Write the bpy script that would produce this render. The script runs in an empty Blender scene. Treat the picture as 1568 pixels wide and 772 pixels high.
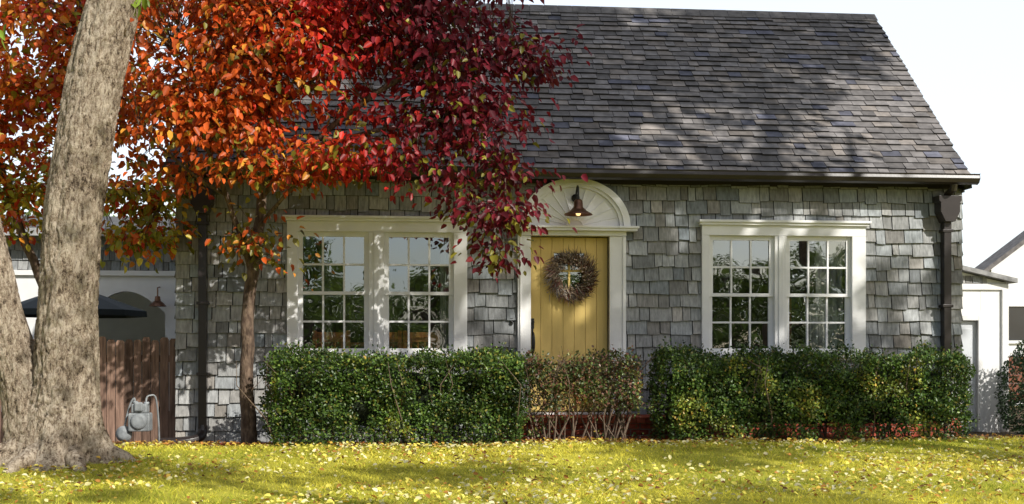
import bpy, math, numpy as np
from mathutils import Vector, noise
rng=np.random.default_rng(7)
sc=bpy.context.scene
# ------------------------------------------------------------ helpers
def link(o,parent=None):
    sc.collection.objects.link(o)
    if parent: o.parent=parent
    return o
def empty(name):
    o=bpy.data.objects.new(name,None); o.empty_display_size=.2
    return link(o)
def M(name,col=(.5,.5,.5),rough=.6,var=.2,ns=6,bump=.15,bs=50,stretch=(1,1,1),attr=False,spec=.3,metal=0,trans=0,col2=None,bd=.01,emis=None):
    m=bpy.data.materials.new(name); m.use_nodes=True; nt=m.node_tree; N=nt.nodes; L=nt.links
    b=N['Principled BSDF']; out=N['Material Output']
    tc=N.new('ShaderNodeTexCoord'); mp=N.new('ShaderNodeMapping'); mp.inputs['Scale'].default_value=stretch
    L.new(tc.outputs['Object'],mp.inputs[0])
    nz=N.new('ShaderNodeTexNoise'); nz.inputs['Scale'].default_value=ns; nz.inputs['Detail'].default_value=6
    L.new(mp.outputs[0],nz.inputs['Vector'])
    mr=N.new('ShaderNodeMapRange'); mr.inputs[1].default_value=.3; mr.inputs[2].default_value=.7
    mr.inputs[3].default_value=1-var; mr.inputs[4].default_value=1+var
    L.new(nz.outputs['Fac'],mr.inputs[0])
    mul=N.new('ShaderNodeVectorMath'); mul.operation='SCALE'
    if attr:
        a=N.new('ShaderNodeAttribute'); a.attribute_name='Col'; L.new(a.outputs['Color'],mul.inputs[0])
    elif col2:
        mx=N.new('ShaderNodeMix'); mx.data_type='RGBA'
        mx.inputs[6].default_value=(*col,1); mx.inputs[7].default_value=(*col2,1)
        cr=N.new('ShaderNodeMapRange'); cr.inputs[1].default_value=.38; cr.inputs[2].default_value=.62
        n2=N.new('ShaderNodeTexNoise'); n2.inputs['Scale'].default_value=ns*1.7; n2.inputs['Detail'].default_value=8
        L.new(mp.outputs[0],n2.inputs['Vector']); L.new(n2.outputs['Fac'],cr.inputs[0])
        L.new(cr.outputs[0],mx.inputs[0]); L.new(mx.outputs[2],mul.inputs[0])
    else: mul.inputs[0].default_value=col
    L.new(mr.outputs[0],mul.inputs['Scale']); L.new(mul.outputs[0],b.inputs['Base Color'])
    b.inputs['Roughness'].default_value=rough; b.inputs['Metallic'].default_value=metal
    b.inputs['Specular IOR Level'].default_value=spec
    if bump:
        bn=N.new('ShaderNodeTexNoise'); bn.inputs['Scale'].default_value=bs; bn.inputs['Detail'].default_value=5
        L.new(mp.outputs[0],bn.inputs['Vector'])
        bp=N.new('ShaderNodeBump'); bp.inputs['Strength'].default_value=bump; bp.inputs['Distance'].default_value=bd
        L.new(bn.outputs['Fac'],bp.inputs['Height']); L.new(bp.outputs[0],b.inputs['Normal'])
    if trans:
        t=N.new('ShaderNodeBsdfTranslucent'); L.new(mul.outputs[0],t.inputs['Color'])
        ms=N.new('ShaderNodeMixShader'); ms.inputs[0].default_value=trans
        L.new(b.outputs[0],ms.inputs[1]); L.new(t.outputs[0],ms.inputs[2]); L.new(ms.outputs[0],out.inputs[0])
    if emis:
        b.inputs['Emission Color'].default_value=(*emis[:3],1); b.inputs['Emission Strength'].default_value=emis[3]
    return m
class G:
    def __init__(s): s.v=[]; s.f=[]; s.c=[]
    def add(s,vs,fs,col=(1,1,1)):
        o=len(s.v); s.v+= [tuple(p) for p in vs]; s.f+=[tuple(i+o for i in f) for f in fs]; s.c+=[col]*len(vs)
    def box(s,x0,x1,y0,y1,z0,z1,col=(1,1,1)):
        s.add([(x0,y0,z0),(x1,y0,z0),(x1,y1,z0),(x0,y1,z0),(x0,y0,z1),(x1,y0,z1),(x1,y1,z1),(x0,y1,z1)],
          [(0,3,2,1),(4,5,6,7),(0,1,5,4),(1,2,6,5),(2,3,7,6),(3,0,4,7)],col)
    def prism(s,poly,y0,y1,col=(1,1,1)):
        n=len(poly); vs=[(x,y0,z) for x,z in poly]+[(x,y1,z) for x,z in poly]
        s.add(vs,[tuple(range(n)),tuple(range(2*n-1,n-1,-1))]+[(i,n+i,n+(i+1)%n,(i+1)%n) for i in range(n)],col)
    def tube(s,pts,rad,seg=8,col=(1,1,1),cap=True,disp=None):
        pts=[Vector(p) for p in pts]; n=len(pts)
        if not hasattr(rad,'__len__'): rad=[rad]*n
        t=(pts[1]-pts[0]).normalized(); u=t.orthogonal().normalized(); vs=[];fs=[]
        for i,p in enumerate(pts):
            tt=(pts[min(i+1,n-1)]-pts[max(i-1,0)]).normalized()
            u=(u-tt*u.dot(tt)).normalized(); w=tt.cross(u)
            for k in range(seg):
                a=2*math.pi*k/seg; d=u*math.cos(a)+w*math.sin(a); r=rad[i]
                if disp: r=disp(p,d,r)
                vs.append(p+d*r)
        for i in range(n-1):
            for k in range(seg):
                k2=(k+1)%seg; fs.append((i*seg+k,i*seg+k2,(i+1)*seg+k2,(i+1)*seg+k))
        if cap: fs.append(tuple(range(seg))[::-1]); fs.append(tuple((n-1)*seg+k for k in range(seg)))
        s.add(vs,fs,col)
    def lathe(s,c,prof,seg=24,col=(1,1,1),axis='z'):
        vs=[];fs=[];n=len(prof)
        for r,h in prof:
            for k in range(seg):
                a=2*math.pi*k/seg; x,y=r*math.cos(a),r*math.sin(a)
                vs.append((c[0]+x,c[1]+y,c[2]+h) if axis=='z' else ((c[0]+x,c[1]+h,c[2]+y) if axis=='y' else (c[0]+h,c[1]+x,c[2]+y)))
        for i in range(n-1):
            for k in range(seg):
                k2=(k+1)%seg; fs.append((i*seg+k,i*seg+k2,(i+1)*seg+k2,(i+1)*seg+k))
        s.add(vs,fs,col)
    def build(s,name,mat,parent=None,bevel=0,smooth=False):
        me=bpy.data.meshes.new(name); me.from_pydata(s.v,[],s.f); me.update()
        a=me.color_attributes.new('Col','FLOAT_COLOR','POINT')
        a.data.foreach_set('color',np.array([(*c,1) for c in s.c],dtype=np.float32).ravel())
        me.materials.append(mat)
        if smooth: me.polygons.foreach_set('use_smooth',[True]*len(me.polygons))
        o=bpy.data.objects.new(name,me); link(o,parent)
        if bevel:
            b=o.modifiers.new('bevel','BEVEL'); b.width=bevel; b.segments=2; b.limit_method='ANGLE'
        return o
def npmesh(name,V,F,C,mat,parent=None,k=4):
    me=bpy.data.meshes.new(name); nv=len(V); nf=len(F)
    me.vertices.add(nv); me.vertices.foreach_set('co',V.astype(np.float32).ravel())
    me.loops.add(nf*k); me.loops.foreach_set('vertex_index',F.astype(np.int32).ravel())
    me.polygons.add(nf); me.polygons.foreach_set('loop_start',np.arange(nf,dtype=np.int32)*k)
    me.update(calc_edges=True)
    a=me.color_attributes.new('Col','FLOAT_COLOR','POINT')
    a.data.foreach_set('color',np.concatenate([C,np.ones((nv,1))],1).astype(np.float32).ravel())
    me.materials.append(mat); me.validate()
    o=bpy.data.objects.new(name,me); return link(o,parent)
def nrm(a): return a/np.maximum(np.linalg.norm(a,axis=1,keepdims=True),1e-6)
def leaves(name,P,D,Nn,size,wr,cols,mat,parent=None,fold=.2,curl=.12):
    D=nrm(D); S=nrm(np.cross(D,Nn)); U=np.cross(S,D); n=len(P); sz=size[:,None]
    def pt(l,w,h): return P+D*sz*l+S*sz*w*wr+U*sz*h
    V=np.stack([pt(0,0,0),pt(.28,.42,fold*.4),pt(.68,.36,fold*.3-curl*.4),pt(1,0,-curl),pt(.68,-.36,fold*.3-curl*.4),pt(.28,-.42,fold*.4)],1).reshape(-1,3)
    b=np.arange(n)[:,None]*6
    F=np.stack([b+np.array([[0,1,2,3]]),b+np.array([[0,3,4,5]])],1).reshape(-1,4)
    return npmesh(name,V,F,np.repeat(cols,6,0),mat,parent)
def ellip(r,blobs,n,shell=.35):
    vol=np.array([b[3]*b[4]*b[5]*(b[6] if len(b)>6 else 1) for b in blobs])**.8; idx=r.choice(len(blobs),n,p=vol/vol.sum())
    B=np.array([b[:6] for b in blobs])[idx]; d=nrm(r.normal(size=(n,3))); rr=r.random(n)**shell
    return B[:,:3]+d*rr[:,None]*B[:,3:6]
def clump_leaves(r,blobs,ncl,per,spread,down=.6):
    C=ellip(r,blobs,ncl); sc_=.5+r.random(ncl)
    P=np.repeat(C,per,0); s=np.repeat(sc_,per)[:,None]
    P=P+r.normal(size=P.shape)*np.array(spread)*s
    out=P-np.repeat(C,per,0)
    D=nrm(out+r.normal(size=P.shape)*.12)+np.array([0,0,-down])+r.normal(size=P.shape)*.25
    Nn=np.array([0,-.35,1.])+r.normal(size=P.shape)*.55
    return C,P,D,Nn
def twigs(g,C,limb,r0=.007,maxn=900,col=(1,1,1)):
    Lp=np.array(limb)
    for c in C[:maxn]:
        d=np.linalg.norm(Lp-c,axis=1); p=Lp[d.argmin()]
        m=(p+c)/2+np.array([0,0,.06]); g.tube([p,m,c],[r0,r0*.7,r0*.35],4,col,cap=False)
def curve(pts,n=10):
    P=[Vector(p) for p in pts]; out=[]
    for i in range(len(P)-1):
        p0=P[max(i-1,0)];p1=P[i];p2=P[i+1];p3=P[min(i+2,len(P)-1)]
        for j in range(n):
            t=j/n; out.append(.5*((2*p1)+(p2-p0)*t+(2*p0-5*p1+4*p2-p3)*t*t+(3*p1-p0-3*p2+p3)*t**3))
    out.append(P[-1]); return out
def lerp_r(rs,n):
    m=(len(rs)-1)*n+1; return list(np.interp(np.linspace(0,len(rs)-1,m),range(len(rs)),rs))
# ------------------------------------------------------------ materials
m_white=M('white_paint',(.84,.84,.83),.45,.07,3,.1,40)
m_shing=M('wall_shingle_paint',rough=.8,var=.28,ns=14,bump=.5,bs=60,stretch=(3,3,.5),attr=True,spec=.15)
m_wall=M('wall_backing',(.035,.036,.036),.9)
m_roof=M('asphalt_shingle',rough=.85,var=.3,ns=9,bump=.6,bs=220,attr=True,spec=.3)
m_gutter=M('brown_metal',(.028,.022,.021),.35,.15,5,.05,30,spec=.5)
m_yellow=M('yellow_door_paint',(.82,.60,.20),.5,.07,4,.1,30,stretch=(4,4,.6))
m_black=M('black_iron',(.015,.015,.015),.4,.2,10,.1,80,spec=.5)
m_brick=M('brick',rough=.85,var=.3,ns=20,bump=.5,bs=90,attr=True,spec=.15)
m_mortar=M('mortar',(.3,.27,.24),.95,.2,30,.4,120)
m_copper=M('copper_shade',(.20,.10,.06),.35,.3,12,.1,40,metal=.7,spec=.5)
m_wood=M('fence_wood',rough=.85,var=.45,ns=10,bump=.6,bs=40,stretch=(3,3,.35),attr=True,spec=.1)
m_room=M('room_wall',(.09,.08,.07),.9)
m_orange=M('varnished_wood',(.60,.22,.06),.4,.35,6,.1,30,stretch=(1,1,6))
m_curtain=M('curtain_cloth',(.75,.75,.72),.9,.06,6,.1,200,trans=.25)
m_grey=M('meter_grey',(.25,.27,.28),.5,.35,12,.15,60,spec=.4)
m_bark=M('small_tree_bark',(.07,.045,.032),.9,.35,16,.9,50,stretch=(1,1,.4),col2=(.17,.12,.085),bd=.02)
m_leaf=M('tree_leaf',rough=.42,var=.12,ns=5,bump=0,attr=True,trans=.38,spec=.4)
m_hleaf=M('hedge_leaf',rough=.38,var=.1,ns=5,bump=0,attr=True,trans=.25,spec=.45)
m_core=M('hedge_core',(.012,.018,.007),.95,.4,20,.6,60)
m_blade=M('grass_blade',rough=.6,var=.2,ns=1.3,bump=0,attr=True,trans=.4,spec=.2)
m_litter=M('dry_leaf',rough=.7,var=.1,ns=5,bump=0,attr=True,trans=.25,spec=.2)
m_canvas=M('umbrella_canvas',(.035,.045,.05),.8,.15,5,.2,120)
m_berry=M('twig_brown',rough=.8,var=.25,ns=30,bump=0,attr=True,spec=.15)
def bark_mat():
    m=bpy.data.materials.new('big_tree_bark'); m.use_nodes=True; N=m.node_tree.nodes; L=m.node_tree.links
    b=N['Principled BSDF']; tc=N.new('ShaderNodeTexCoord')
    def nz(st,sc_,det,rg,dist=0):
        mp=N.new('ShaderNodeMapping'); mp.inputs['Scale'].default_value=st; L.new(tc.outputs['Object'],mp.inputs[0])
        n=N.new('ShaderNodeTexNoise'); n.inputs['Scale'].default_value=sc_; n.inputs['Detail'].default_value=det; n.inputs['Roughness'].default_value=rg; n.inputs['Distortion'].default_value=dist
        L.new(mp.outputs[0],n.inputs['Vector']); return n.outputs['Fac']
    a=nz((1,1,.38),30,8,.7,.5); c=nz((1,1,.7),85,6,.75,.3); d=nz((1,1,1),3,4,.6)
    def mad(x,k,y):
        t=N.new('ShaderNodeMath'); t.operation='MULTIPLY_ADD'; t.inputs[1].default_value=k; L.new(x,t.inputs[0])
        if y is None: t.inputs[2].default_value=0
        else: L.new(y,t.inputs[2])
        return t.outputs[0]
    h=mad(a,.6,mad(c,.4,None)); hc=mad(d,.2,h)
    r=N.new('ShaderNodeValToRGB'); e=r.color_ramp.elements; e[0].position=.50; e[0].color=(.06,.042,.03,1); e[1].position=.68; e[1].color=(.70,.60,.47,1)
    k=e.new(.575); k.color=(.36,.28,.20,1)
    L.new(hc,r.inputs[0]); L.new(r.outputs[0],b.inputs['Base Color'])
    bp=N.new('ShaderNodeBump'); bp.inputs['Strength'].default_value=1; bp.inputs['Distance'].default_value=.07
    L.new(h,bp.inputs['Height']); L.new(bp.outputs[0],b.inputs['Normal']); b.inputs['Roughness'].default_value=.9
    b.inputs['Specular IOR Level'].default_value=.15
    return m
m_bigbark=bark_mat()
def glass_mat():
    m=bpy.data.materials.new('window_glass'); m.use_nodes=True; N=m.node_tree.nodes; L=m.node_tree.links
    N.remove(N['Principled BSDF']); gl=N.new('ShaderNodeBsdfGlossy'); gl.inputs['Roughness'].default_value=.01
    gl.inputs['Color'].default_value=(.84,.93,1,1)
    tr=N.new('ShaderNodeBsdfTransparent'); tr.inputs[0].default_value=(.8,.83,.82,1)
    mx=N.new('ShaderNodeMixShader'); mx.inputs[0].default_value=.32
    tc=N.new('ShaderNodeTexCoord'); nz=N.new('ShaderNodeTexNoise'); nz.inputs['Scale'].default_value=2.5; nz.inputs['Detail'].default_value=1
    L.new(tc.outputs['Object'],nz.inputs['Vector']); bp=N.new('ShaderNodeBump'); bp.inputs['Strength'].default_value=.15; bp.inputs['Distance'].default_value=.02
    L.new(nz.outputs['Fac'],bp.inputs['Height']); L.new(bp.outputs[0],gl.inputs['Normal'])
    L.new(tr.outputs[0],mx.inputs[1]); L.new(gl.outputs[0],mx.inputs[2]); L.new(mx.outputs[0],N['Material Output'].inputs[0])
    return m
m_glass=glass_mat()
# ------------------------------------------------------------ ground
def gz(x,y):
    return .10*np.exp(-((y+1.9)/1.3)**2)+.012*np.sin(x*1.3+y)+.008*np.sin(x*3.1-y*1.7)+.02*np.exp(-((x-6)/2.5)**2-((y+2)/2)**2)
def axis(a,b,st,far):
    c=list(np.arange(a,b+1e-6,st)); o=[b+(far-b)*(k/14)**3 for k in range(1,15)]; i=[a-(far+a)*(k/14)**3 for k in range(14,0,-1)]
    return np.array(i+c+o)
ax=axis(-12,13,.14,400); ay=axis(-11,4,.14,400)
X,Y=np.meshgrid(ax,ay,indexing='ij'); Z=gz(X,Y)
V=np.stack([X,Y,Z],-1).reshape(-1,3); nx,ny=X.shape
ii=np.arange(nx*ny).reshape(nx,ny)
F=np.stack([ii[:-1,:-1],ii[1:,:-1],ii[1:,1:],ii[:-1,1:]],-1).reshape(-1,4)
bed=np.clip((V[:,1]+1.65)/.3,0,1)*((V[:,1]<8)&(abs(V[:,0])<13))
near=(V[:,1]>-11)[:,None]
gcol=np.where(near,np.array([[.38,.35,.05]]),np.array([[.12,.13,.05]]))
gc=(1-bed)[:,None]*gcol+np.outer(bed,[.09,.065,.04])
m_ground=M('lawn_soil',rough=.95,var=.35,ns=2.2,bump=.8,bs=30,attr=True,spec=.1)
gr=npmesh('ground',V,F,gc,m_ground)
n=190000
x=rng.uniform(-8.5,10,n); y=-1.45-(rng.random(n)**1.15)*7.6
y+=np.sin(x*2.1)*.06+np.sin(x*5.3)*.03
z=gz(x,y); tuft=np.clip(.8+.5*np.sin(x*7+np.sin(y*9)*2)*np.sin(y*8+x*3),.4,1.5)
h=rng.uniform(.018,.05,n)*tuft; a=rng.uniform(0,2*math.pi,n); w=rng.uniform(.003,.006,n)
le=rng.normal(size=(n,2))*1.0*h[:,None]
cx,sx=np.cos(a)*w,np.sin(a)*w
V=np.stack([np.stack([x-cx,y-sx,z-.005],1),np.stack([x+cx,y+sx,z-.005],1),np.stack([x+le[:,0],y+le[:,1],z+h],1)],1).reshape(-1,3)
mixv=np.clip(.6+.3*np.sin(x*1.1+np.sin(y*1.3)*2)+.2*np.sin(y*2.3+x*.7)+rng.normal(size=n)*.33,0,1)[:,None]
bc=(1-mixv)*np.array([.28,.35,.035])+mixv*np.array([.92,.83,.12])
npmesh('lawn_grass',V,np.arange(3*n).reshape(-1,3),np.repeat(bc,3,0),m_blade,k=3)
n=30000
x=rng.uniform(-8,9,n); y=-1.2-(rng.random(n)**1.1)*7.3
k=rng.random(n)<.12; y[k]=rng.uniform(-1.9,-1.0,k.sum())
keep=(np.sin(x*1.7+np.sin(y*2.1)*1.5)+np.sin(y*1.9-x*.8)+rng.normal(size=n)*.9>-.3)|k; x=x[keep];y=y[keep]; n=len(x)
P=np.stack([x,y,gz(x,y)+rng.uniform(.015,.05,n)],1)
a=rng.uniform(0,6.28,n); D=np.stack([np.cos(a),np.sin(a),rng.normal(size=n)*.35],1); Nn=np.array([0,-.15,1.])+rng.normal(size=(n,3))*.45
pal=np.array([[.90,.80,.16],[.92,.85,.42],[.75,.50,.09],[.52,.24,.06],[.25,.12,.05],[.88,.82,.5]])
ci=rng.choice(6,n,p=[.32,.22,.14,.10,.06,.16]); bedm=(y>-1.6); ci[bedm]=rng.choice([2,3,4],bedm.sum())
leaves('fallen_leaves',P,D,Nn,rng.uniform(.022,.058,n),.7,pal[ci]*rng.uniform(.7,1.08,(n,1)),m_litter,fold=.4)
# ------------------------------------------------------------ HOUSE
H=empty('shingle_house')
XL,XR=-2.465,6.788; YR=2.63; YB=5.5; WT=3.1; ZR=5.84
EX0,EX1=-2.56,6.80; EY=-.25; EZ=3.15
slope=(ZR-EZ)/(YR-EY)
win=[(-1.236,.822,-1.073,-.352,-.090,.625),(3.592,5.588,3.726,4.432,4.663,5.378)]
ops=[(-1.12,.67,1.045,2.445),(1.562,2.489,.36,2.42),(3.68,5.425,1.045,2.445)]
g=G(); xs=XL
for (a,b,c,d) in ops:
    g.box(xs,a,0,.12,-.05,WT); g.box(a,b,0,.12,-.05,c); g.box(a,b,0,.12,d,WT); xs=b
g.box(xs,XR,0,.12,-.05,WT)
for xx in ((XL,XL+.12),(XR-.12,XR)):
    vs=[(xx[0],.12,-.05),(xx[0],YB,-.05),(xx[0],YB,WT),(xx[0],YR,ZR-.1),(xx[0],.12,WT)]
    vs+=[(xx[1],p[1],p[2]) for p in vs]
    g.add(vs,[(0,1,2,3,4),(9,8,7,6,5)]+[(i,(i+1)%5,5+(i+1)%5,5+i) for i in range(5)])
g.box(XL+.12,XR-.12,YB-.12,YB,-.05,WT)
g.build('wall_backing',m_wall,H)
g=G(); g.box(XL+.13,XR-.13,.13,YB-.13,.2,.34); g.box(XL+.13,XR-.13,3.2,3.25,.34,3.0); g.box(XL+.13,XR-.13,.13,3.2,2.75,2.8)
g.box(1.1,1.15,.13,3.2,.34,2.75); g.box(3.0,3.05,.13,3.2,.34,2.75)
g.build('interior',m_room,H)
def shingles(g,T,u0f,u1f,z0,z1,excl,seed,ex=.158):
    r=np.random.default_rng(seed); z=z0; row=0
    while z<z1:
        zt=min(z+ex,z1); zm=(z+zt)/2; a=u0f(zm); b=u1f(zm); u=a-r.uniform(0,.1)
        tone=r.uniform(.95,1.05)
        while u<b:
            w=r.choice([.09,.12,.15,.18,.22,.25])*r.uniform(.9,1.1); s0=max(u,a); s1=min(u+w-r.uniform(.006,.012),b); u+=w
            if s1-s0<.015: continue
            segs=[(s0,s1)]
            for (ea,eb,ec,ed) in excl:
                if ec<zm<ed:
                    ns=[]
                    for p,q in segs:
                        if q<=ea or p>=eb: ns.append((p,q))
                        else:
                            if p<ea: ns.append((p,ea))
                            if q>eb: ns.append((eb,q))
                    segs=ns
            for p,q in segs:
                if q-p<.012: continue
                dz=r.choice([0,0,.004,.012,.026])*r.uniform(.5,1.2); zb=z-dz; yo=-.028-r.uniform(0,.016); yt=-.006
                tl=r.normal()*.003
                c=np.array([.315,.322,.32])*r.uniform(.64,1.26)*tone+np.array([1,0,-1])*r.normal()*.010
                vs=[T(p,yo,zb+tl),T(q,yo,zb-tl),T(q,yt,zt),T(p,yt,zt),T(p,.0,zb+tl),T(q,.0,zb-tl)]
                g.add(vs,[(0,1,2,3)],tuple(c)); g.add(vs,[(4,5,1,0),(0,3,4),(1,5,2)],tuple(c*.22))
        z+=ex; row+=1
g=G(); ex=[(a-.06,b+.06,c-.04,d+.06) for a,b,c,d in ops]
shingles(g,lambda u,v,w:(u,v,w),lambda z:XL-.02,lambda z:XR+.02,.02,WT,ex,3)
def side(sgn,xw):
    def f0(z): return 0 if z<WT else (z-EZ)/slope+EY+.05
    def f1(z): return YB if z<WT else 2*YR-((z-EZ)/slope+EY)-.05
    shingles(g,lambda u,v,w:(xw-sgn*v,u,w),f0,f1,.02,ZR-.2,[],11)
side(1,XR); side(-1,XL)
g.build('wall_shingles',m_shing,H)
def roofside(g,sgn,seed):
    r=np.random.default_rng(seed); th=math.atan(slope); L=math.hypot(YR-EY,ZR-EZ); ct,st=math.cos(th),math.sin(th)
    def T(x,s,nn):
        yy=EY+s*ct-nn*st; zz=EZ+s*st+nn*ct
        return (x,yy if sgn>0 else 2*YR-yy,zz)
    s=0; e=.128
    while s<L-.01:
        u=EX0-r.uniform(0,.2); s1=min(s+e+.03,L)
        while u<EX1:
            w=r.choice([.13,.17,.2,.24,.3]); a=max(u,EX0); b=min(u+w-.006,EX1); u+=w
            if b-a<.02: continue
            t=.02+r.choice([0,.01]); d=r.choice([0,0,.008,.02])
            base=np.array([.188,.176,.172]) if r.random()<.75 else np.array([.235,.21,.192])
            if r.random()<.07: base=np.array([.14,.143,.18])
            c=tuple(base*r.uniform(.62,1.3))
            g.add([T(a,s-d,t),T(b,s-d,t),T(b,s1,.004),T(a,s1,.004),T(a,s-d,0),T(b,s-d,0)],[(0,1,2,3)],c)
            g.add([T(a,s-d,t),T(b,s-d,t),T(b,s1,.004),T(a,s1,.004),T(a,s-d,0),T(b,s-d,0)],[(4,5,1,0),(0,3,4),(1,5,2)],tuple(np.array(c)*.15))  # butt and side faces coloured darker, painting in the shadow under each course
        s+=e
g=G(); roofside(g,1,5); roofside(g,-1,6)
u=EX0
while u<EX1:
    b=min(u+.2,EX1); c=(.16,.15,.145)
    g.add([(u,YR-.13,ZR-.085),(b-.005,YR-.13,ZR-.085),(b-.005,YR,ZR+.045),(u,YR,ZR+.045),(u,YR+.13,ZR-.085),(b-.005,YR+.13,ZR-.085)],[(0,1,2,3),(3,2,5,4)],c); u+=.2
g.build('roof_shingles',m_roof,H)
g=G()
def plane_slab(x0,x1,t0,t1):
    for sg in (1,-1):
        f=lambda y: y if sg>0 else 2*YR-y
        g.add([(x0,f(EY),EZ-t0),(x1,f(EY),EZ-t0),(x1,YR,ZR-t0),(x0,YR,ZR-t0),(x0,f(EY),EZ-t1),(x1,f(EY),EZ-t1),(x1,YR,ZR-t1),(x0,YR,ZR-t1)],
          [(0,1,2,3),(7,6,5,4),(0,4,5,1),(1,5,6,2),(0,3,7,4)])
plane_slab(EX0+.01,EX1-.01,.004,.09)
g.build('roof_deck',m_gutter,H)
g=G()
prof=[(-.25,3.155),(-.255,3.06),(-.31,3.045),(-.36,3.065),(-.385,3.11),(-.375,3.15),(-.385,3.165),(-.365,3.165),(-.355,3.14),(-.365,3.11),(-.345,3.08),(-.27,3.07)]
n=len(prof); vs=[(EX0-.02,a,b) for a,b in prof]+[(EX1+.05,a,b) for a,b in prof]
g.add(vs,[(i,(i+1)%n,n+(i+1)%n,n+i) for i in range(n)]+[tuple(range(n)),tuple(range(2*n-1,n-1,-1))])
g.box(EX0,EX1,-.03,-.004,3.03,3.10)
g.box(EX0,EX1,-.25,-.005,3.095,3.11)
for (xd,zb) in ((6.57,.2),(-2.17,.2)):
    g.tube([(xd,-.3,3.06),(xd,-.28,3.0),(xd,-.13,2.95),(xd,-.11,2.9)],.045,8)
    g.prism([(xd-.14,2.93),(xd+.14,2.93),(xd+.14,2.87),(xd+.12,2.85),(xd+.12,2.74),(xd+.06,2.62),(xd-.06,2.62),(xd-.12,2.74),(xd-.12,2.85),(xd-.14,2.87)],-.21,-.03)
    g.box(xd-.045,xd+.045,-.14,-.035,zb,2.63)
    for zz in (2.5,1.6,.8): g.box(xd-.065,xd+.065,-.15,-.03,zz,zz+.035)
g.tube(curve([(-2.17,-.09,.24),(-2.17,-.11,.16),(-2.2,-.18,.1),(-2.33,-.25,.07),(-2.6,-.3,.06)],5),.055,10)
g.build('gutter_and_downspouts',m_gutter,H,bevel=.004)
tr=G(); gl=G(); ss=G()
for (x0,x1,a0,a1,b0,b1) in win:
    zb,zt=1.09,2.40
    tr.box(x0,a0-.042,-.06,.03,1.045,2.445); tr.box(b1+.042,x1,-.06,.03,1.045,2.445)
    tr.box(a1+.042,b0-.042,-.055,.05,1.047,2.443)
    tr.box((a1+b0)/2-.03,(a1+b0)/2+.03,-.07,-.055,1.047,2.443)
    tr.box(x0,x1,-.062,.03,2.445,2.565); tr.box(x0-.03,x1+.03,-.10,.0,2.565,2.595); tr.box(x0-.045,x1+.045,-.125,.0,2.595,2.625)
    tr.box(x0-.03,x1+.03,-.11,.03,1.0,1.045); tr.box(x0,x1,-.05,0,.965,1.0)
    for (p,q) in ((a0,a1),(b0,b1)):
        zm=(zb+zt)/2
        for (za,zc,yy) in ((zm,zt,-.005),(zb,zm,.025)):
            ss.box(p-.042,p+.012,yy,yy+.03,za-.02 if za==zm else za-.045,zc+.045 if za==zm else zc+.02)
            ss.box(q-.012,q+.042,yy,yy+.03,za-.02 if za==zm else za-.045,zc+.045 if za==zm else zc+.02)
            ss.box(p+.012,q-.012,yy+.001,yy+.03,zc-.008 if za==zm else zc-.02,zc+.045 if za==zm else zc+.02)
            ss.box(p+.012,q-.012,yy+.001,yy+.03,za-.02 if za==zm else za-.045,za+.018)
            for k in (1,2):
                xm=p+(q-p)*k/3; ss.box(xm-.011,xm+.011,yy+.0,yy+.026,za+.018,zc-.01)
            zz=(za+zc)/2; ss.box(p+.012,q-.012,yy+.002,yy+.024,zz-.011,zz+.011)
            for k in range(3):
                for j in range(2):
                    xa=p+(q-p)*k/3; xb=p+(q-p)*(k+1)/3; z0=za+(zc-za)*j/2; z1=za+(zc-za)*(j+1)/2
                    r1,r2=rng.normal(size=2)*.002
                    gl.add([(xa,yy+.017+r1,z0),(xb,yy+.017-r1,z0),(xb,yy+.017-r1+r2,z1),(xa,yy+.017+r1+r2,z1)],[(0,1,2,3)])
tr.build('window_casing',m_white,H,bevel=.004); ss.build('window_sashes',m_white,H,bevel=.002); gl.build('window_glass',m_glass,H)
def curtain(g,x0,x1,y,z0,z1,ph=0):
    n=60; vs=[]
    for i in range(n+1):
        t=i/n; xx=x0+(x1-x0)*t; yy=y+.03*math.sin(t*(x1-x0)*75+ph)+.012*math.sin(t*41)
        vs+=[(xx,yy,z0),(xx,yy,z1)]
    g.add(vs,[(2*i,2*i+2,2*i+3,2*i+1) for i in range(n)])
g=G(); curtain(g,5.1,5.45,.30,.95,2.6); curtain(g,.52,.70,.3,.95,2.6)
curtain(g,4.95,5.4,.22,.95,1.65,2)
g.build('curtains',m_curtain,H,smooth=True)
g=G()
g.box(-.95,.6,.35,1.0,1.13,1.18)
for xx in (-.9,.5):
    for yy in (.4,.9): g.box(xx,xx+.06,yy,yy+.06,.34,1.13)
for cxx in (-.75,-.15,.3):
    g.box(cxx-.22,cxx-.17,.25,.3,.5,1.32); g.box(cxx+.17,cxx+.22,.25,.3,.5,1.32); g.box(cxx-.17,cxx+.17,.26,.29,1.18,1.3)
    for q in range(4): g.box(cxx-.13+q*.08,cxx-.11+q*.08,.265,.285,.8,1.18)
g.box(4.85,5.0,.9,1.3,.8,1.75)
g.build('dining_furniture',m_orange,H,bevel=.01)
g=G(); dx0,dx1=1.562,2.489; nb=7; w=(dx1-dx0)/nb
wz0,wz1,wx0,wx1=1.80,2.24,1.84,2.22
for i in range(nb):
    a=dx0+i*w+.002; b=dx0+(i+1)*w-.002
    g.box(a,b,.075,.11,.37,wz0); g.box(a,b,.075,.11,wz1,2.415)
    if a<wx0: g.box(a,min(b,wx0),.075,.11,wz0,wz1)
    if b>wx1: g.box(max(a,wx1),b,.075,.11,wz0,wz1)
g.box(dx0,dx1,.112,.12,.37,wz0-.02); g.box(dx0,dx1,.112,.12,wz1+.02,2.41)
g.box((wx0+wx1)/2-.012,(wx0+wx1)/2+.012,.07,.1,wz0,wz1); g.box(wx0,wx1,.072,.1,2.01,2.034)
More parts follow.
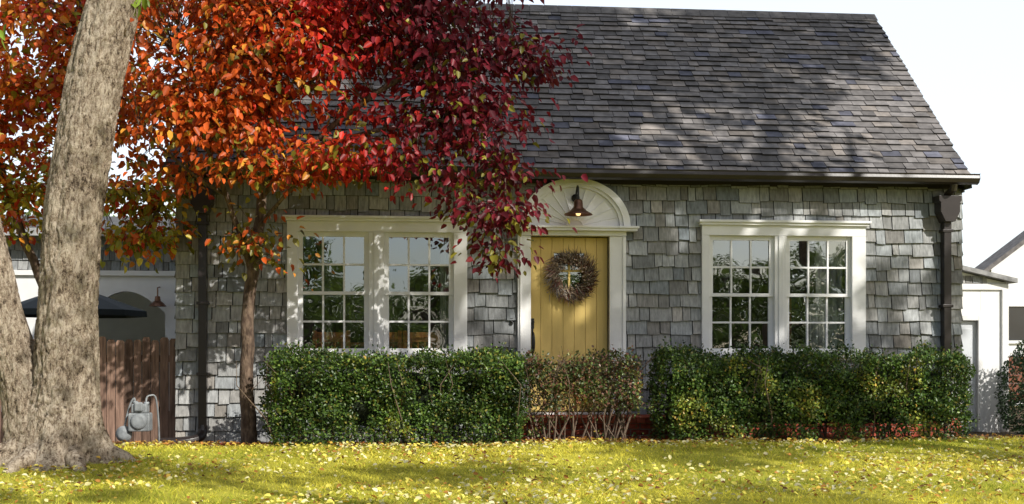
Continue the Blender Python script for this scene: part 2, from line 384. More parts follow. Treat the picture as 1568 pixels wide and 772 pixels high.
for b in ((wx0-.02,wx0+.01,wz0-.02,wz1+.02),(wx1-.01,wx1+.02,wz0-.02,wz1+.02)): g.box(b[0],b[1],.065,.09,b[2],b[3])
for b in ((wx0+.01,wx1-.01,wz0-.02,wz0+.01),(wx0+.01,wx1-.01,wz1-.01,wz1+.02)): g.box(b[0],b[1],.066,.09,b[2],b[3])
g.build('front_door',m_yellow,H,bevel=.004)
g=G(); g.add([(wx0,.095,wz0),(wx1,.095,wz0),(wx1,.095,wz1),(wx0,.095,wz1)],[(0,1,2,3)]); g.build('door_glass',m_glass,H)
g=G()
g.box(1.575,1.615,.06,.077,1.34,1.46); g.box(1.585,1.605,.055,.075,1.0,1.34)
g.tube(curve([(1.597,.06,1.30),(1.603,.0,1.27),(1.608,-.015,1.18),(1.603,.0,1.09),(1.597,.06,1.05)],5),[.012]*21,8)
g.lathe((1.595,.06,1.42),[(0,-.02),(.02,-.02),(.024,0),(.024,.02)],12,axis='y')
g.lathe((1.34,-.03,1.42),[(0,-.025),(.012,-.02),(.014,0)],10,axis='y'); g.box(1.322,1.358,-.036,-.02,1.385,1.46)
g.build('door_hardware',m_black,H,bevel=.002)
g=G()
g.box(1.409,1.562,-.07,.12,.36,2.42); g.box(2.489,2.683,-.07,.12,.36,2.42)
g.box(1.43,1.45,-.085,-.07,.36,2.42); g.box(2.64,2.66,-.085,-.07,.36,2.42)
g.box(1.562,2.489,-.02,.12,2.42,2.47)
g.box(1.409,2.683,-.09,-.02,2.422,2.475); g.box(1.36,2.80,-.17,-.0,2.475,2.505); g.box(1.34,2.82,-.19,0,2.505,2.53)
cx0,cz0=2.075,2.53
def arch(r0,r1,y0,y1,n=40,zs=.86):
    o=[(cx0+r1*math.cos(math.pi*k/n),cz0+zs*r1*math.sin(math.pi*k/n)) for k in range(n+1)]
    i=[(cx0+r0*math.cos(math.pi*k/n),cz0+zs*r0*math.sin(math.pi*k/n)) for k in range(n+1)]
    vs=[(x,y0,z) for x,z in o]+[(x,y0,z) for x,z in i]+[(x,y1,z) for x,z in o]+[(x,y1,z) for x,z in i]; m=n+1; fs=[]
    for k in range(n):
        fs+=[(k,k+1,m+k+1,m+k),(2*m+k,3*m+k,3*m+k+1,2*m+k+1),(k,2*m+k,2*m+k+1,k+1),(m+k,m+k+1,3*m+k+1,3*m+k)]
    g.add(vs,fs)
arch(.57,.65,-.13,0); arch(.53,.57,-.10,0); arch(.0,.53,-.06,0); arch(.09,.11,-.07,-.06)
for k in range(1,12):
    a=math.pi*k/12; d=Vector((math.cos(a),0,.86*math.sin(a))); s=Vector((-math.sin(a),0,math.cos(a)))
    p0=Vector((cx0,0,cz0))+d*.1; p1=Vector((cx0,0,cz0))+d*.53; w0,w1=.003,.008
    q=[p0-s*w0,p0+s*w0,p1+s*w1,p1-s*w1]
    g.add([(v.x,-.072,v.z) for v in q]+[(v.x,-.058,v.z) for v in q],[(0,1,2,3),(0,4,5,1),(1,5,6,2),(2,6,7,3),(3,7,4,0)])
g.box(1.40,2.69,-.09,.12,.337,.36)
g.build('door_surround',m_white,H,bevel=.004)
LA=G(); lx=2.086
LA.lathe((lx,-.07,2.86),[(0,-.03),(.045,-.03),(.05,0)],16,axis='y')
LA.tube(curve([(lx,-.09,2.86),(lx,-.14,2.93),(lx,-.21,2.98),(lx,-.27,2.95),(lx,-.28,2.87),(lx,-.28,2.80)],6),.011,8)
LA.build('lamp_arm',m_black,H,smooth=True)
g=G(); g.lathe((lx,-.28,2.64),[(.165,0),(.16,.012),(.1,.045),(.055,.09),(.05,.16),(.03,.18),(0,.182)],28); g.lathe((lx,-.28,2.64),[(.163,0),(.157,.01),(.097,.042),(.05,.085)],28)
g.build('lamp_shade',m_copper,H,smooth=True)
g=G(); g.lathe((lx,-.28,2.63),[(0,0),(.02,.005),(.032,.03),(.03,.05),(.015,.09)],14)
g.build('lamp_bulb',M('lit_bulb',(.9,.8,.6),emis=(1,.6,.25,2)),H,smooth=True)
g=G(); mo=G(); r=np.random.default_rng(2)
def bricks(x0,x1,yf,z0,z1):
    z=z0; k=0
    while z<z1-.02:
        x=x0-(.105 if k%2 else 0)
        while x<x1:
            a=max(x,x0); b=min(x+.2,x1)
            if b-a>.02: g.box(a,b,yf-.006-r.uniform(0,.004),yf+.05,z,min(z+.057,z1),tuple(np.array([.40,.09,.055])*r.uniform(.6,1.25)))
            x+=.212
        z+=.068; k+=1
bricks(1.15,3.5,-.62,0,.27); mo.box(1.155,3.495,-.615,-.03,-.05,.266)
x=1.15
while x<3.48:
    for (ya,yb_,zz) in ((-.66,-.45,.335),(-.44,-.24,.333),(-.235,-.05,.334)): g.box(x,min(x+.1,3.5),ya,yb_,.27,zz,tuple(np.array([.40,.10,.06])*r.uniform(.6,1.25)))
    x+=.11
bricks(XL,1.15,-.045,-.02,.05); bricks(3.5,XR,-.055,-.02,.30); mo.box(3.505,XR-.005,-.05,-.001,-.05,.295)
g.build('brick_porch',m_brick,H,bevel=.004); mo.build('porch_mortar',m_mortar,H)
g=G(); r=np.random.default_rng(9); wc=Vector((2.045,.03,1.955))
for i in range(1300):
    a=r.uniform(0,6.283); rr=.195+r.normal()*.035; p=wc+Vector((math.cos(a)*rr,-r.uniform(0,.07),math.sin(a)*rr))
    d=Vector((math.cos(a+1.0),0,math.sin(a+1.0)))*r.uniform(.05,.14)+Vector(r.normal(size=3))*.02+Vector((0,-.02,0))
    if r.random()<.3: d=Vector((math.cos(a),-.2,math.sin(a)))*r.uniform(.04,.12)
    c=np.array([[.24,.17,.11],[.10,.065,.045],[.42,.33,.24],[.20,.07,.06],[.30,.27,.24]])[r.integers(5)]*r.uniform(.5,1.1)
    g.tube([p,p+d*.6,p+d],[.0045,.0035,.001],3,tuple(c),cap=False)
for i in range(160):
    a=r.uniform(0,6.283); rr=.2+r.normal()*.05; p=wc+Vector((math.cos(a)*rr,-r.uniform(.05,.09),math.sin(a)*rr)); q=r.uniform(.007,.013)
    g.lathe(p,[(0,-q),(q*.8,-q*.5),(q,0),(q*.8,q*.5),(0,q)],6,tuple(np.array([.32,.24,.18])*r.uniform(.5,1.4)))
g.build('door_wreath',m_berry)
# ------------------------------------------------------------ hedges
def hedge(x0,x1,y0,y1,ht,n,seed,sparse=False):
    E=empty('hedge'); r=np.random.default_rng(seed)
    def nz_(p,s): return noise.noise(Vector(p)*s)
    cx_,cy_,cz_=(x0+x1)/2,(y0+y1)/2,ht/2+.05; rx,ry,rz=(x1-x0)/2,(y1-y0)/2,ht/2
    zb=.08; P=[];Nn=[]
    while len(P)<n:
        f=r.random()
        if f<.60: p=np.array([r.uniform(x0,x1),y0,r.uniform(zb,ht)]); nn=(0,-1,.2)
        elif f<.86: p=np.array([r.uniform(x0,x1),r.uniform(y0,y1),ht]); nn=(0,-.1,1)
        elif f<.92: p=np.array([x0,r.uniform(y0,y1),r.uniform(zb,ht)]); nn=(-1,0,.2)
        elif f<.98: p=np.array([x1,r.uniform(y0,y1),r.uniform(zb,ht)]); nn=(1,0,.2)
        else: p=np.array([r.uniform(x0,x1),y1,r.uniform(zb,ht)]); nn=(0,1,.2)
        q=np.array([(p[0]-cx_)/rx,(p[1]-cy_)/ry,(p[2]-cz_)/rz]); l=(abs(q[0])**14+abs(q[1])**5+abs(q[2])**7)**(1/7)
        if l>1: p=np.array([cx_,cy_,cz_])+(p-np.array([cx_,cy_,cz_]))/(l**.6)
        o=p+np.array([seed*3.7,1.3,.4])
        big=nz_(o,1.9)*.14+nz_(o,5.3)*.12
        dep=abs(r.normal())*.06 if not sparse else r.random()*.3
        if sparse:
            if nz_(o+7,3.2)+.15*r.normal()<(-.15 if p[2]>.5 else .25): continue
        else:
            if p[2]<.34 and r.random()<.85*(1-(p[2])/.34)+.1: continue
            if nz_(o*np.array([1,1,.6])+3,3.7)+.1*r.normal()<-.36: continue
        nv=np.array(nn,float); p=p+nv*(big-dep)
        P.append(p); Nn.append(nv)
    P=np.array(P);Nn=np.array(Nn)
    P=P+r.normal(size=P.shape)*.014
    P[:,2]=np.maximum(P[:,2],.06)
    sh=(r.random(n)<.12)&(P[:,2]>ht-.15); P[sh,2]+=r.random(sh.sum())*.09
    D=nrm(Nn)*.5+r.normal(size=P.shape)*.6+np.array([0,0,.25]); N2=Nn*.6+np.array([0,-.1,.6])+r.normal(size=P.shape)*.5
    base=np.array([[.065,.12,.022],[.10,.18,.032],[.032,.065,.016],[.17,.25,.045],[.26,.24,.05]]); pr=[.3,.28,.22,.13,.07]
    if sparse: base=np.array([[.07,.10,.03],[.11,.16,.04],[.18,.08,.05],[.26,.14,.09],[.22,.20,.05]]); pr=[.30,.28,.18,.12,.12]
    ci=r.choice(5,n,p=pr); cl=np.array([noise.noise(Vector(p)*2.3+Vector((seed*2.,0,0))) for p in P])
    cols=base[ci]*(1+cl[:,None]*.8)*r.uniform(.65,1.3,(n,1))
    cols[cl>.36]=cols[cl>.36]*np.array([1.6,1.15,1.0])
    leaves('hedge_leaves',P,D,N2,r.uniform(.02,.042,n),.75,np.clip(cols,0,1),m_hleaf,E)
    g=G(); nst=int((x1-x0)*(34 if sparse else 22))
    for i in range(nst):
        bx=r.uniform(x0+.1,x1-.1); by=r.uniform(y0+.1,y1-.1); p=Vector((bx,by,.03))
        q=p+Vector((r.normal()*.1,r.normal()*.06,.35)); s=q+Vector((r.normal()*.14,r.normal()*.1,.35)); e=s+Vector((r.normal()*.1,r.normal()*.08,ht-.76))
        g.tube([p,q,s,e],[.011,.008,.005,.002],5,(.15,.11,.08))
        for j in range(7 if sparse else 2):
            o=q.lerp(e,r.random()); g.tube([o,o+Vector((r.normal()*.12,r.normal()*.1,.05+r.random()*.12))],[.004,.0015],3,(.17,.12,.09))
    g.build('hedge_stems',m_berry,E)
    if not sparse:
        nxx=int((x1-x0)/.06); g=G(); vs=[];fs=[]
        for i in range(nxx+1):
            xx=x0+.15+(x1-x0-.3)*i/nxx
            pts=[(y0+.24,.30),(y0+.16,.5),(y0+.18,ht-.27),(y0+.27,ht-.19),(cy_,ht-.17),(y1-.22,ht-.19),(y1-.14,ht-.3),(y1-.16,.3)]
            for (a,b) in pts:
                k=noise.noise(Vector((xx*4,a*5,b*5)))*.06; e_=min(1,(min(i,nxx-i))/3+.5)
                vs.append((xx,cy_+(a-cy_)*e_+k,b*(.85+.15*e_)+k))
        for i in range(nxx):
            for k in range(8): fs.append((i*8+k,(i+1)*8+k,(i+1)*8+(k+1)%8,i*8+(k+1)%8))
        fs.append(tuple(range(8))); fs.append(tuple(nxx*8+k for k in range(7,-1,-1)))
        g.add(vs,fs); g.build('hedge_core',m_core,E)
    return E
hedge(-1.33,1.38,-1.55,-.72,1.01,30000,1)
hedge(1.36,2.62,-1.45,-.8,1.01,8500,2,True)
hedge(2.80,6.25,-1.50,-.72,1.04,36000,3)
# ------------------------------------------------------------ trees
def limbs(g,defs,seg=8):
    pts=[]
    for P,R in defs:
        c=curve(P,7); rr=lerp_r(R,7); c=[p+Vector((noise.noise(p*3),noise.noise(p*3+Vector((5,0,0))),0))*.04*(1 if i>3 else 0) for i,p in enumerate(c)]
        g.tube(c,rr,seg); pts+= [tuple(p) for p in c[8:]]
    return pts
T=empty('red_autumn_tree'); r=np.random.default_rng(21)
by=-.9; g=G()
top=(-1.40,-1.0,2.75)
defs=[([(-1.556,by,.03),(-1.58,by,.7),(-1.585,by,1.3),(-1.53,by,1.9),(-1.45,-.95,2.4),top],[.09,.074,.068,.065,.058,.05]),
 ([(-1.53,by,1.9),(-1.68,-1.1,2.5),(-1.9,-1.5,3.2),(-2.2,-1.7,4.1)],[.035,.03,.022,.012]),
 ([top,(-1.3,-1.3,3.5),(-1.1,-1.6,4.4),(-.9,-1.7,5.2)],[.045,.035,.025,.015]),
 ([top,(-.9,-1.3,3.2),(-.2,-1.6,3.7),(.6,-1.7,4.2),(1.2,-1.7,4.3)],[.045,.035,.03,.02,.01]),
 ([(-.9,-1.3,3.2),(-.2,-1.7,3.3),(.5,-1.8,3.4),(1.0,-1.8,3.0),(1.15,-1.8,2.4)],[.03,.025,.02,.014,.006]),
 ([top,(-1.7,-.8,3.3),(-1.9,-.5,4.2)],[.035,.025,.012]),
 ([(-1.3,-1.3,3.5),(-.7,-1.2,4.1),(-.1,-1.1,4.9)],[.03,.022,.01]),
 ([(-1.45,-.95,2.4),(-1.1,-1.5,2.7),(-.6,-2.0,3.0)],[.025,.018,.008]),
 ([(-1.75,-1.1,2.7),(-2.1,-1.6,2.9),(-2.5,-1.9,3.3)],[.022,.016,.008])]
Lp=limbs(g,defs)
blobs=[(-2.04,-1.6,4.06,.95,.9,.7),(-1.04,-1.6,4.13,1.0,1.0,.7),(-1.8,-1.6,3.35,.8,.8,.42),(-.24,-1.6,4.36,.9,.9,.45),(.56,-1.6,4.3,.7,.8,.55),
 (1.27,-1.65,4.12,.52,.45,.22,1.5),(.20,-1.8,3.38,.6,.5,.22,.6),(.88,-1.8,3.38,.5,.6,.42),(.95,-1.8,2.9,.45,.45,.35),(.9,-1.8,2.5,.36,.4,.28),(1.10,-1.8,2.12,.17,.2,.27,3),
 (-.35,-1.9,3.02,.6,.5,.14,2.6),(.2,-1.9,2.85,.3,.3,.18,2.0),(-1.1,-1.7,2.98,.7,.6,.22,1.5),(-1.37,-1.1,2.28,.40,.35,.28,1.1),(-.7,-1.5,4.9,1.3,1.1,.5),(.35,-1.5,4.95,.95,.9,.45),(-1.9,-1.5,4.8,.9,.8,.4),
 (.55,-1.8,3.75,.5,.6,.3),(-2.3,-1.3,2.95,.4,.4,.2,1.2)]
C,P,D,Nn=clump_leaves(r,blobs,900,23,(.155,.155,.06),.75)
n=len(P)
cv=np.repeat(r.normal(size=len(C)),23)
def colr(P,r):
    n=len(P); t=np.clip((P[:,0]+1.5)/1.6+cv*.13+r.normal(size=n)*.1+(.15*(P[:,2]-4)),0,1)[:,None]
    org=np.array([.70,.13,.02]); red=np.array([.64,.035,.02]); cr=np.array([.18,.012,.022]); gn=np.array([.28,.25,.03])
    c=np.where(t<.5,org*(1-2*t)+red*2*t,red*(2-2*t)+cr*(2*t-1))
    u=r.random(n)+cv*.04; gm=(u<.07)|((P[:,2]<2.75)&(P[:,0]<-.9)&(u<.62))|((P[:,2]<3.2)&(u<.18)); c[gm]=gn*r.uniform(.6,1.3,(gm.sum(),1))
    om=(u>.88)&(t[:,0]<.55); c[om]=np.array([.78,.33,.04])
    return np.clip(c*r.uniform(.45,1.25,(n,1))*(1+.18*cv[:,None].clip(-1.5,1.5)),0,.9)
leaves('leaves',P,D,Nn,r.uniform(.055,.112,n),.68,colr(P,r),m_leaf,T,fold=.28,curl=.22)
twigs(g,C,Lp,.006); g.build('trunk_and_limbs',m_bark,T,smooth=True)
T=empty('orange_autumn_tree'); r=np.random.default_rng(22); g=G()
defs=[([(-3.98,.3,0),(-3.95,.3,1),(-3.9,.25,2),(-3.75,.2,3),(-3.6,.1,4.3),(-3.5,0,5.2)],[.13,.11,.1,.085,.06,.02]),
 ([(-3.92,.25,1.6),(-4.3,.2,2.6),(-4.6,.1,3.8)],[.06,.045,.015]),
 ([(-3.85,.2,2.3),(-3.4,0,2.7),(-2.9,-.1,2.9),(-2.6,-.2,2.7)],[.045,.035,.02,.008]),
 ([(-3.75,.2,3),(-3.4,.1,3.6),(-3.1,0,4.3)],[.04,.03,.01])]
Lp=limbs(g,defs)
blobs=[(-3.95,0,4.4,.75,.8,.7),(-4.1,0,3.4,.6,.6,.6),(-4.3,.1,2.7,.45,.5,.35,.8),(-2.85,-.2,2.8,.5,.45,.2,2.5),(-2.85,-.2,2.36,.46,.4,.2,2.5),(-3.2,0,3.9,.6,.6,.6),(-4.9,0,3.8,.7,.8,.9),(-3.5,0,5.1,1.0,.9,.5)]
C,P,D,Nn=clump_leaves(r,blobs,500,20,(.15,.15,.07),.6); n=len(P)
pal=np.array([[.70,.14,.02],[.74,.28,.03],[.55,.05,.02],[.30,.30,.03],[.58,.46,.04]]); low=P[:,2]<3.1
ci=np.where(low,r.choice(5,n,p=[.18,.16,.08,.33,.25]),r.choice(5,n,p=[.42,.25,.18,.08,.07]))
leaves('leaves',P,D,Nn,r.uniform(.065,.115,n),.72,pal[ci]*r.uniform(.55,1.2,(n,1)),m_leaf,T,fold=.25,curl=.2)
twigs(g,C,Lp); g.build('trunk_and_limbs',m_bark,T,smooth=True)
T=empty('large_shade_tree'); r=np.random.default_rng(23); g=G()
by=-2.6
def disp(p,d,r_):
    k=noise.noise(Vector((d.x*r_*9,d.y*r_*9,p.z*2.2)))*.05+noise.noise(Vector((d.x*4,d.y*4,p.z*1.1)))*.09
    rd=abs(noise.noise(Vector((d.x*r_*34,d.y*r_*34,p.z*6+1.0*noise.noise(p*4)))))
    rd2=abs(noise.noise(Vector((d.x*r_*60+9,d.y*r_*60,p.z*14))))
    a=math.atan2(d.y,d.x); f=math.exp(-max(p.z-.05,0)/.22)*(.55+.35*math.cos(5*a+1)+.2*math.cos(3*a))
    return r_*(1.0+k-.08*max(0,.2-rd)/.2-.05*max(0,.2-rd2)/.2+max(f,0)*.95)
c=curve([(-3.06,by,-.15),(-3.03,by,.35),(-3.01,by,.8),(-3.005,by,1.3),(-2.968,by,1.9),(-2.92,by,2.5),(-2.828,by,3.1),(-2.72,by,3.7),(-2.58,by,4.3),(-2.3,by,5.4),(-2.0,by,6.6)],26)
rr=lerp_r([.36,.33,.29,.265,.26,.26,.255,.25,.24,.21,.16],26)
g.tube(c,rr,120,disp=disp)
c2=curve([(-3.12,by-.02,-.1),(-3.28,by,.35),(-3.43,by,.9),(-3.57,by,1.42),(-3.72,by,2.1),(-3.95,by,3.2),(-4.3,by,4.8),(-4.6,by-.2,6.5)],24)
g.tube(c2,lerp_r([.28,.24,.19,.175,.17,.16,.14,.09],24),90,disp=disp)
for (e,rad) in (((-2.42,by-.12,.06),.09),((-2.75,by-.55,.05),.08),((-3.75,by-.35,.06),.1),((-3.3,by-.6,.05),.08),((-2.55,by+.3,.05),.07)):
    e=Vector(e); b=Vector((-3.05,by,.38)); m=b.lerp(e,.5); m.z=.17
    g.tube(curve([b,m,e,e+(e-b)*.3+Vector((0,0,-.12))],8),lerp_r([.17,rad*1.25,rad*.75,.02],8),20,disp=lambda p,d,q:q*(1+noise.noise(p*9+d)*.25))
g.build('trunk',m_bigbark,T,smooth=True)
g=G()
defs=[([(-2.1,by,6.3),(-1.4,by-.5,7.2),(-.5,by-.8,8)],[.12,.08,.02]),([(-2.1,by,6.2),(-2.4,by+.8,7.3),(-2.6,by+1.2,8.3)],[.12,.08,.02]),
 ([(-2.3,by,5.4),(-1.7,by-.3,5.9),(-1.2,by-.5,6.1)],[.07,.05,.02]),([(-4.5,by-.1,6),(-5.2,by-.4,7.0),(-5.8,by-.5,7.8)],[.09,.06,.02])]
Lp=limbs(g,defs)
blobs=[(-1.2,by-.5,7.2,1.6,1.4,.8),(-2.6,by+.8,7.8,1.6,1.4,.8),(-5.2,by-.3,7.2,1.5,1.4,.9),(-3.6,by,8.6,1.8,1.6,.8)]
C,P,D,Nn=clump_leaves(r,blobs,190,26,(.22,.22,.16),.6)
Cs=np.array([(-2.42,by,4.42),(-2.40,by,4.32),(-1.15,by-.3,4.45),(-1.2,by-.3,4.55),(-3.66,by-.1,4.0),(-3.7,by,3.85),(-3.62,by,4.2)])
P2=np.repeat(Cs,12,0)+r.normal(size=(len(Cs)*12,3))*np.array([.05,.06,.09]); D2=np.tile([0,0,-1.],(len(P2),1))+r.normal(size=P2.shape)*.3
P=np.concatenate([P,P2]);D=np.concatenate([D,D2]);Nn=np.concatenate([Nn,np.tile([0,-1.,.3],(len(P2),1))+r.normal(size=P2.shape)*.4]); n=len(P)
leaves('leaves',P,D,Nn,r.uniform(.08,.14,n),.5,np.array([.22,.32,.035])*r.uniform(.6,1.4,(n,1)),m_leaf,T)
for cc in Cs: g.tube([(cc[0]+.1,cc[1],5.9),(cc[0]+.03,cc[1],5.0),tuple(cc)],[.01,.006,.003],4,cap=False)
twigs(g,C,Lp,.012); g.build('limbs',m_bark,T,smooth=True)
def streettree(seed,ncl=240,per=30,spr=.25):
    r=np.random.default_rng(seed); g=G()
    defs=[([(0,0,0),(.05,0,2),(0,.1,4.5),(.1,0,6.5)],[.28,.22,.19,.15])]
    for k in range(8):
        a=k*.785+r.uniform(-.3,.3); L=r.uniform(1.6,3.2); z0=r.uniform(4,6.3)
        defs.append(([(0,0,z0),(math.cos(a)*L*.5,math.sin(a)*L*.5,z0+1.1),(math.cos(a)*L,math.sin(a)*L,z0+2+r.uniform(-.6,1.5))],[.1,.06,.015]))
    Lp=limbs(g,defs)
    bl=[(d[0][-1][0],d[0][-1][1],d[0][-1][2],1.25,1.25,.8) for d in defs[1:]]+[(0,0,8.4,1.4,1.4,1.0)]
    C,P,D,Nn=clump_leaves(r,bl,ncl,per,(spr,spr,spr*.7),.5); n=len(P)
    twigs(g,C,Lp,.015,200)
    a=g.build('tree_wood',m_bark,None,smooth=True)
    b=leaves('tree_leaves',P,D,Nn,r.uniform(.13,.21,n),.7,np.array([.13,.17,.03])*r.uniform(.5,1.5,(n,1)),m_leaf)
    A,B=a.data,b.data; bpy.data.objects.remove(a); bpy.data.objects.remove(b); return A,B
A1=streettree(31,84,110,.26); A2=streettree(32,36,85,.26); A3=streettree(35,210,30,.28)
def place(A,loc,s,rot,name='street_tree'):
    E=empty(name); E.location=loc; E.scale=s; E.rotation_euler=(0,0,rot)
    for k,nm in zip(A,('trunk_and_limbs','leaves')): link(bpy.data.objects.new(nm,k),E)
place(A1,(10.2,-8.6,0),(1.3,1.3,1.70),.3)
place(A2,(12.4,-10.2,0),(.95,.95,1.2),2.0)
place(A2,(5.4,-13.0,0),(.8,.8,1.0),1.3)
place(A2,(9.6,-14.6,0),(.7,.7,.9),3.3)
for (x_,y_,s_,ro,A) in ((-5,-27,.8,0,A3),(-2.2,-24,.62,4,A3),(1.5,-29,.75,1,A3),(8,-27,.8,2,A3),(13.5,-26,.75,3,A3),(10.8,-24,.6,5,A3),(18,-30,.9,4,A3),(-11,-28,.9,5,A3),(4.5,-33,.9,5,A3),(11,-33,.9,5,A3)): place(A,(x_,y_,-2.2*s_/.8),(s_*1.2,s_,s_*.85),ro)
for i,x_ in enumerate(range(-14,34,6)): place(A3,(x_,-42-(i%3)*2,-4.6),(1.2,.9,.9),i*1.3)
place(A2,(-9,14,-2),(.9,.9,.8),.5,'background_tree'); place(A3,(-5.2,17,-2.5),(.8,.8,.75),1.5,'background_tree')
# ------------------------------------------------------------ fence
g=G(); r=np.random.default_rng(40); x=-6.6
while x<-2.5:
    w=r.uniform(.085,.1); zt=1.22+r.normal()*.015; yo=r.uniform(-.006,.006)
    x1=min(x+w,-2.49); c=tuple(np.array([.21,.135,.10])*r.uniform(.5,1.35))
    g.prism([(x,.02),(x1,.02),(x1,zt-.03),(x1-.02,zt),(x+.02,zt),(x,zt-.03)],.30+yo,.32+yo,c); x+=w+.008
g.box(-6.6,-2.5,.335,.375,.3,.38,(.12,.08,.06)); g.box(-6.6,-2.5,.335,.375,.95,1.03,(.12,.08,.06))
g.build('wooden_fence',m_wood)
E=empty('gas_meter'); g=G(); mx,my=-2.80,-.45
g.box(mx-.10,mx+.13,my-.09,my+.09,.20,.40); g.lathe((mx+.015,my-.09,.31),[(0,-.03),(.075,-.03),(.085,-.015),(.09,0)],20,axis='y')
g.box(mx-.07,mx+.10,my-.08,my+.08,.40,.50); g.box(mx-.03,mx+.06,my-.11,my-.07,.42,.52)
g.lathe((mx-.16,my,.17),[(0,-.06),(.05,-.055),(.085,-.02),(.09,0),(.085,.02),(.05,.055),(0,.06)],22,axis='y')
g.build('body',m_grey,E,bevel=.015)
g=G()
g.tube(curve([(mx-.16,my,.0),(mx-.16,my,.2),(mx-.13,my,.36),(mx-.09,my,.50),(mx-.05,my,.56),(mx-.04,my,.48)],4),.011,8)
g.tube(curve([(mx+.08,my,.46),(mx+.08,my,.56),(mx+.12,my+.02,.59),(mx+.17,my+.05,.56),(mx+.19,my+.1,.3),(mx+.19,my+.15,.0)],4),.010,8)
g.lathe((mx-.04,my,.5),[(.0,0),(.03,0),(.03,.03),(0,.03)],8); g.lathe((mx+.08,my,.49),[(0,0),(.03,0),(.03,.03),(0,.03)],8)
g.build('pipes',m_grey,E,smooth=True)
# ------------------------------------------------------------ neighbour left
E=empty('neighbor_house'); g=G(); yb=6
g.box(-10,-4.95,yb,yb+.15,0,2.35); g.box(-3.72,-2.6,yb,yb+.15,0,2.35)
arc=[(-4.95+1.23*k/16,1.7+.35*math.sin(math.pi*k/16)) for k in range(17)]
g.prism([(-3.72,2.35),(-4.95,2.35)]+arc,yb,yb+.15)
g.box(-10,-2.6,yb+4,yb+4.1,0,3); g.box(-2.6,-2.5,yb,yb+4.1,0,2.9); g.box(-10,-2.55,yb-.06,yb-.01,2.3,2.38)
g.build('walls',m_white,E)
g=G(); shingles(g,lambda u,v,w:(u,yb+v,w),lambda z:-10,lambda z:-2.5,2.39,3.0,[],9); g.box(-10,-2.5,yb+.01,yb+.1,2.38,3.0,(.1,.1,.1)); g.build('upper_shingles',m_shing,E)
g=G(); g.add([(-10.2,yb-.4,3.0),(-2.2,yb-.4,3.0),(-2.2,yb+2.2,3.5),(-10.2,yb+2.2,3.5),(-2.2,yb+5,3.0),(-10.2,yb+5,3.0)],[(0,1,2,3),(3,2,4,5)],(.1,.1,.1)); g.box(-10.2,-2.2,yb-.42,yb-.38,2.9,3.02,(.4,.4,.4)); g.build('roof',m_roof,E)
g=G(); g.lathe((-3.80,yb-.2,1.80),[(.14,0),(.1,.05),(.05,.09),(.04,.16),(0,.17)],18); g.tube([(-3.8,yb-.2,1.95),(-3.8,yb-.2,2.1),(-3.8,yb-.02,2.12)],.012,6); g.build('barn_lamp',m_copper,E)
E=empty('patio_umbrella'); g=G(); ux,uy=-4.45,3.2
vs=[(ux,uy,2.0)]; n=8
for k in range(n): a=2*math.pi*k/n+.2; vs.append((ux+.98*math.cos(a),uy+.98*math.sin(a),1.64))
for k in range(n): a=2*math.pi*k/n+.2; vs.append((ux+.99*math.cos(a),uy+.99*math.sin(a),1.56))
g.add(vs,[(0,1+k,1+(k+1)%n) for k in range(n)]+[(1+k,9+k,9+(k+1)%n,1+(k+1)%n) for k in range(n)]); g.build('canopy',m_canvas,E)
g=G(); g.tube([(ux,uy,0),(ux,uy,2.0)],.022,8)
for k in range(n): a=2*math.pi*k/n+.2; g.tube([(ux,uy,1.95),(ux+.96*math.cos(a),uy+.96*math.sin(a),1.61)],.008,4)
g.build('pole_and_ribs',m_orange,E)
# ------------------------------------------------------------ shed right
E=empty('white_shed'); g=G()
g.box(6.85,7.24,1.5,5,-.05,1.97); g.box(7.24,7.80,1.5,5,1.49,1.97); g.box(7.80,8.155,1.5,5,-.05,1.97); g.box(7.24,7.80,1.58,5,-.05,1.49)
g.prism([(6.85,1.97),(8.155,1.97),(8.155,2.0),(6.85,2.30)],1.52,5)
g.box(7.76,7.83,1.47,1.5,0,1.56); g.box(7.2,7.76,1.47,1.5,1.49,1.56); g.box(7.2,7.27,1.47,1.5,0,1.49); g.box(6.85,8.18,1.47,1.5,1.90,1.98); g.box(8.09,8.18,1.465,1.5,0,1.90)
g.build('walls',m_white,E,bevel=.004)
g=G(); g.box(7.28,7.75,1.54,1.57,0,1.48); g.box(7.33,7.48,1.53,1.54,.15,.7); g.box(7.54,7.70,1.53,1.54,.15,.7); g.box(7.33,7.48,1.53,1.54,.8,1.38); g.box(7.54,7.70,1.53,1.54,.8,1.38); g.build('door',M('grey_white_paint',(.62,.65,.68),.5,.06),E,bevel=.004)
g=G(); g.prism([(6.82,2.31),(8.26,1.99),(8.26,2.05),(6.82,2.37)],1.38,5.1,(.30,.30,.30)); g.build('roof',m_roof,E)
g=G(); shingles(g,lambda u,v,w:(u,1.52+v,w),lambda z:6.85,lambda z:6.85+(2.28-z)/.3*1.3,1.99,2.28,[],4,.1); g.build('gable_shingles',m_shing,E)
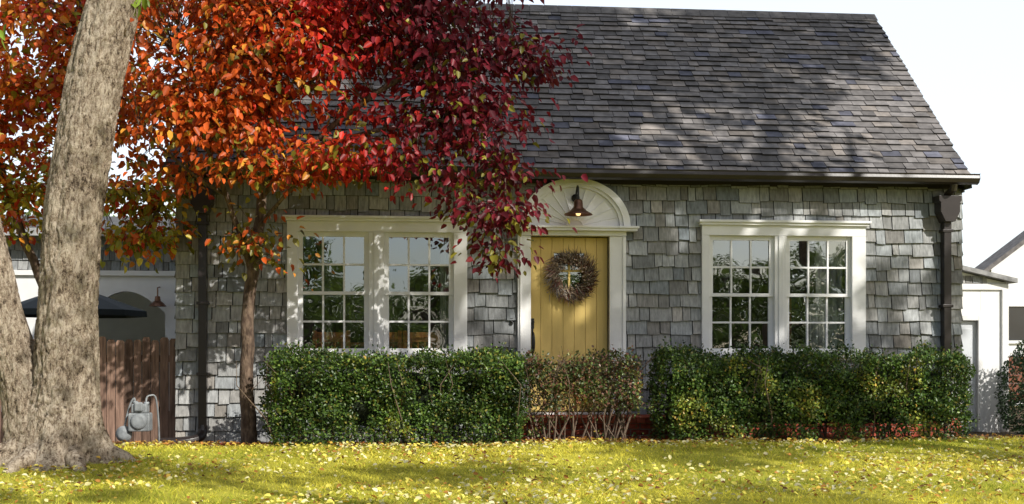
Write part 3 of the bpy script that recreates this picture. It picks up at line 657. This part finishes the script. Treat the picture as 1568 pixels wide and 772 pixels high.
# neighbour right
E=empty('neighbor_house'); g=G()
g.prism([(11.8,0),(19,0),(19,2.8),(15.4,5.4),(11.8,2.78)],9,9.1); g.box(11.8,11.9,9.1,9.4,0,2.7); g.box(18.9,19,9.1,9.4,0,2.7)
g.box(12.02,13.3,8.95,9,1.98,2.06); g.box(12.02,12.1,8.95,9,1.3,1.98); g.box(12.02,13.3,8.95,9,1.24,1.30); g.box(13.22,13.3,8.95,9,1.3,1.98); g.box(12.62,12.67,8.96,9,1.3,1.98)
g.build('walls',M('pale_siding',(.78,.80,.82),.6,.06),E)
g=G(); g.box(12.1,13.22,8.985,8.995,1.3,1.98); g.build('window',M('dark_window',(.03,.035,.04),.1,.1,3,0,spec=.6),E)
g=G(); g.prism([(11.5,2.56),(15.4,5.42),(15.4,5.52),(11.5,2.66)],8.8,9.4,(.16,.15,.15)); g.prism([(15.4,5.42),(19.3,2.56),(19.3,2.66),(15.4,5.52)],8.8,9.4,(.16,.15,.15)); g.build('roof',m_roof,E)
g=G()
for k in range(5): g.box(11.85,19,8.97,8.999,.1+.18*k,.26+.18*k,(.22,.09,.06))
g.build('brick_wainscot',m_brick,E)
r=np.random.default_rng(50); bl=[(8.13,.8,.55,.42,.45,.6),(8.25,.8,1.0,.32,.35,.3),(8.0,.7,.3,.35,.35,.3),(8.6,.9,.6,.5,.5,.7)]
P=ellip(r,bl,9000,.15); n=len(P); D=r.normal(size=P.shape)+np.array([0,-.3,.3]); Nn=r.normal(size=P.shape)*.6+np.array([0,-.5,.7])
leaves('evergreen_bush',P,D,Nn,r.uniform(.03,.06,n),.5,np.array([.03,.06,.02])*r.uniform(.5,1.5,(n,1)),m_hleaf)
# ------------------------------------------------------------ light, world, camera
s=Vector((.5,-.65,.57)).normalized()
sun=bpy.data.lights.new('sun','SUN'); sun.energy=5; sun.angle=math.radians(.5); sun.color=(1,.955,.88)
so=bpy.data.objects.new('sun',sun); link(so); so.rotation_euler=s.to_track_quat('Z','Y').to_euler(); so.location=(20,-26,24)
w=bpy.data.worlds.new('World'); sc.world=w; w.use_nodes=True; N=w.node_tree.nodes; L=w.node_tree.links
sky=N.new('ShaderNodeTexSky'); sky.sky_type='NISHITA'; sky.sun_disc=False; sky.sun_elevation=math.asin(s.z); sky.sun_rotation=math.atan2(s.x,s.y)
sky.dust_density=2; sky.air_density=1.0; sky.ozone_density=1
bg=N['Background']; bg.inputs[1].default_value=.09; L.new(sky.outputs[0],bg.inputs[0])
b2=N.new('ShaderNodeBackground'); b2.inputs[0].default_value=(.95,.975,1,1)
tc=N.new('ShaderNodeTexCoord'); sp=N.new('ShaderNodeSeparateXYZ'); L.new(tc.outputs['Generated'],sp.inputs[0])
mr=N.new('ShaderNodeMapRange'); mr.interpolation_type='SMOOTHSTEP'; mr.inputs[1].default_value=-.2; mr.inputs[2].default_value=.85; mr.inputs[3].default_value=.20; mr.inputs[4].default_value=.84
L.new(sp.outputs[1],mr.inputs[0]); L.new(mr.outputs[0],b2.inputs[1])
ad=N.new('ShaderNodeAddShader'); L.new(bg.outputs[0],ad.inputs[0]); L.new(b2.outputs[0],ad.inputs[1]); L.new(ad.outputs[0],N['World Output'].inputs[0])
cam=bpy.data.cameras.new('camera'); co=bpy.data.objects.new('camera',cam); link(co)
co.location=(0,-14,1.06); co.rotation_euler=(math.radians(90),0,math.radians(-5.5))
cam.sensor_width=36; cam.lens=36*1848/1568; cam.shift_y=154/1568; cam.clip_end=2000; cam.clip_start=.05
sc.camera=co
sc.view_settings.view_transform='Standard'; sc.view_settings.look='None'; sc.view_settings.exposure=0
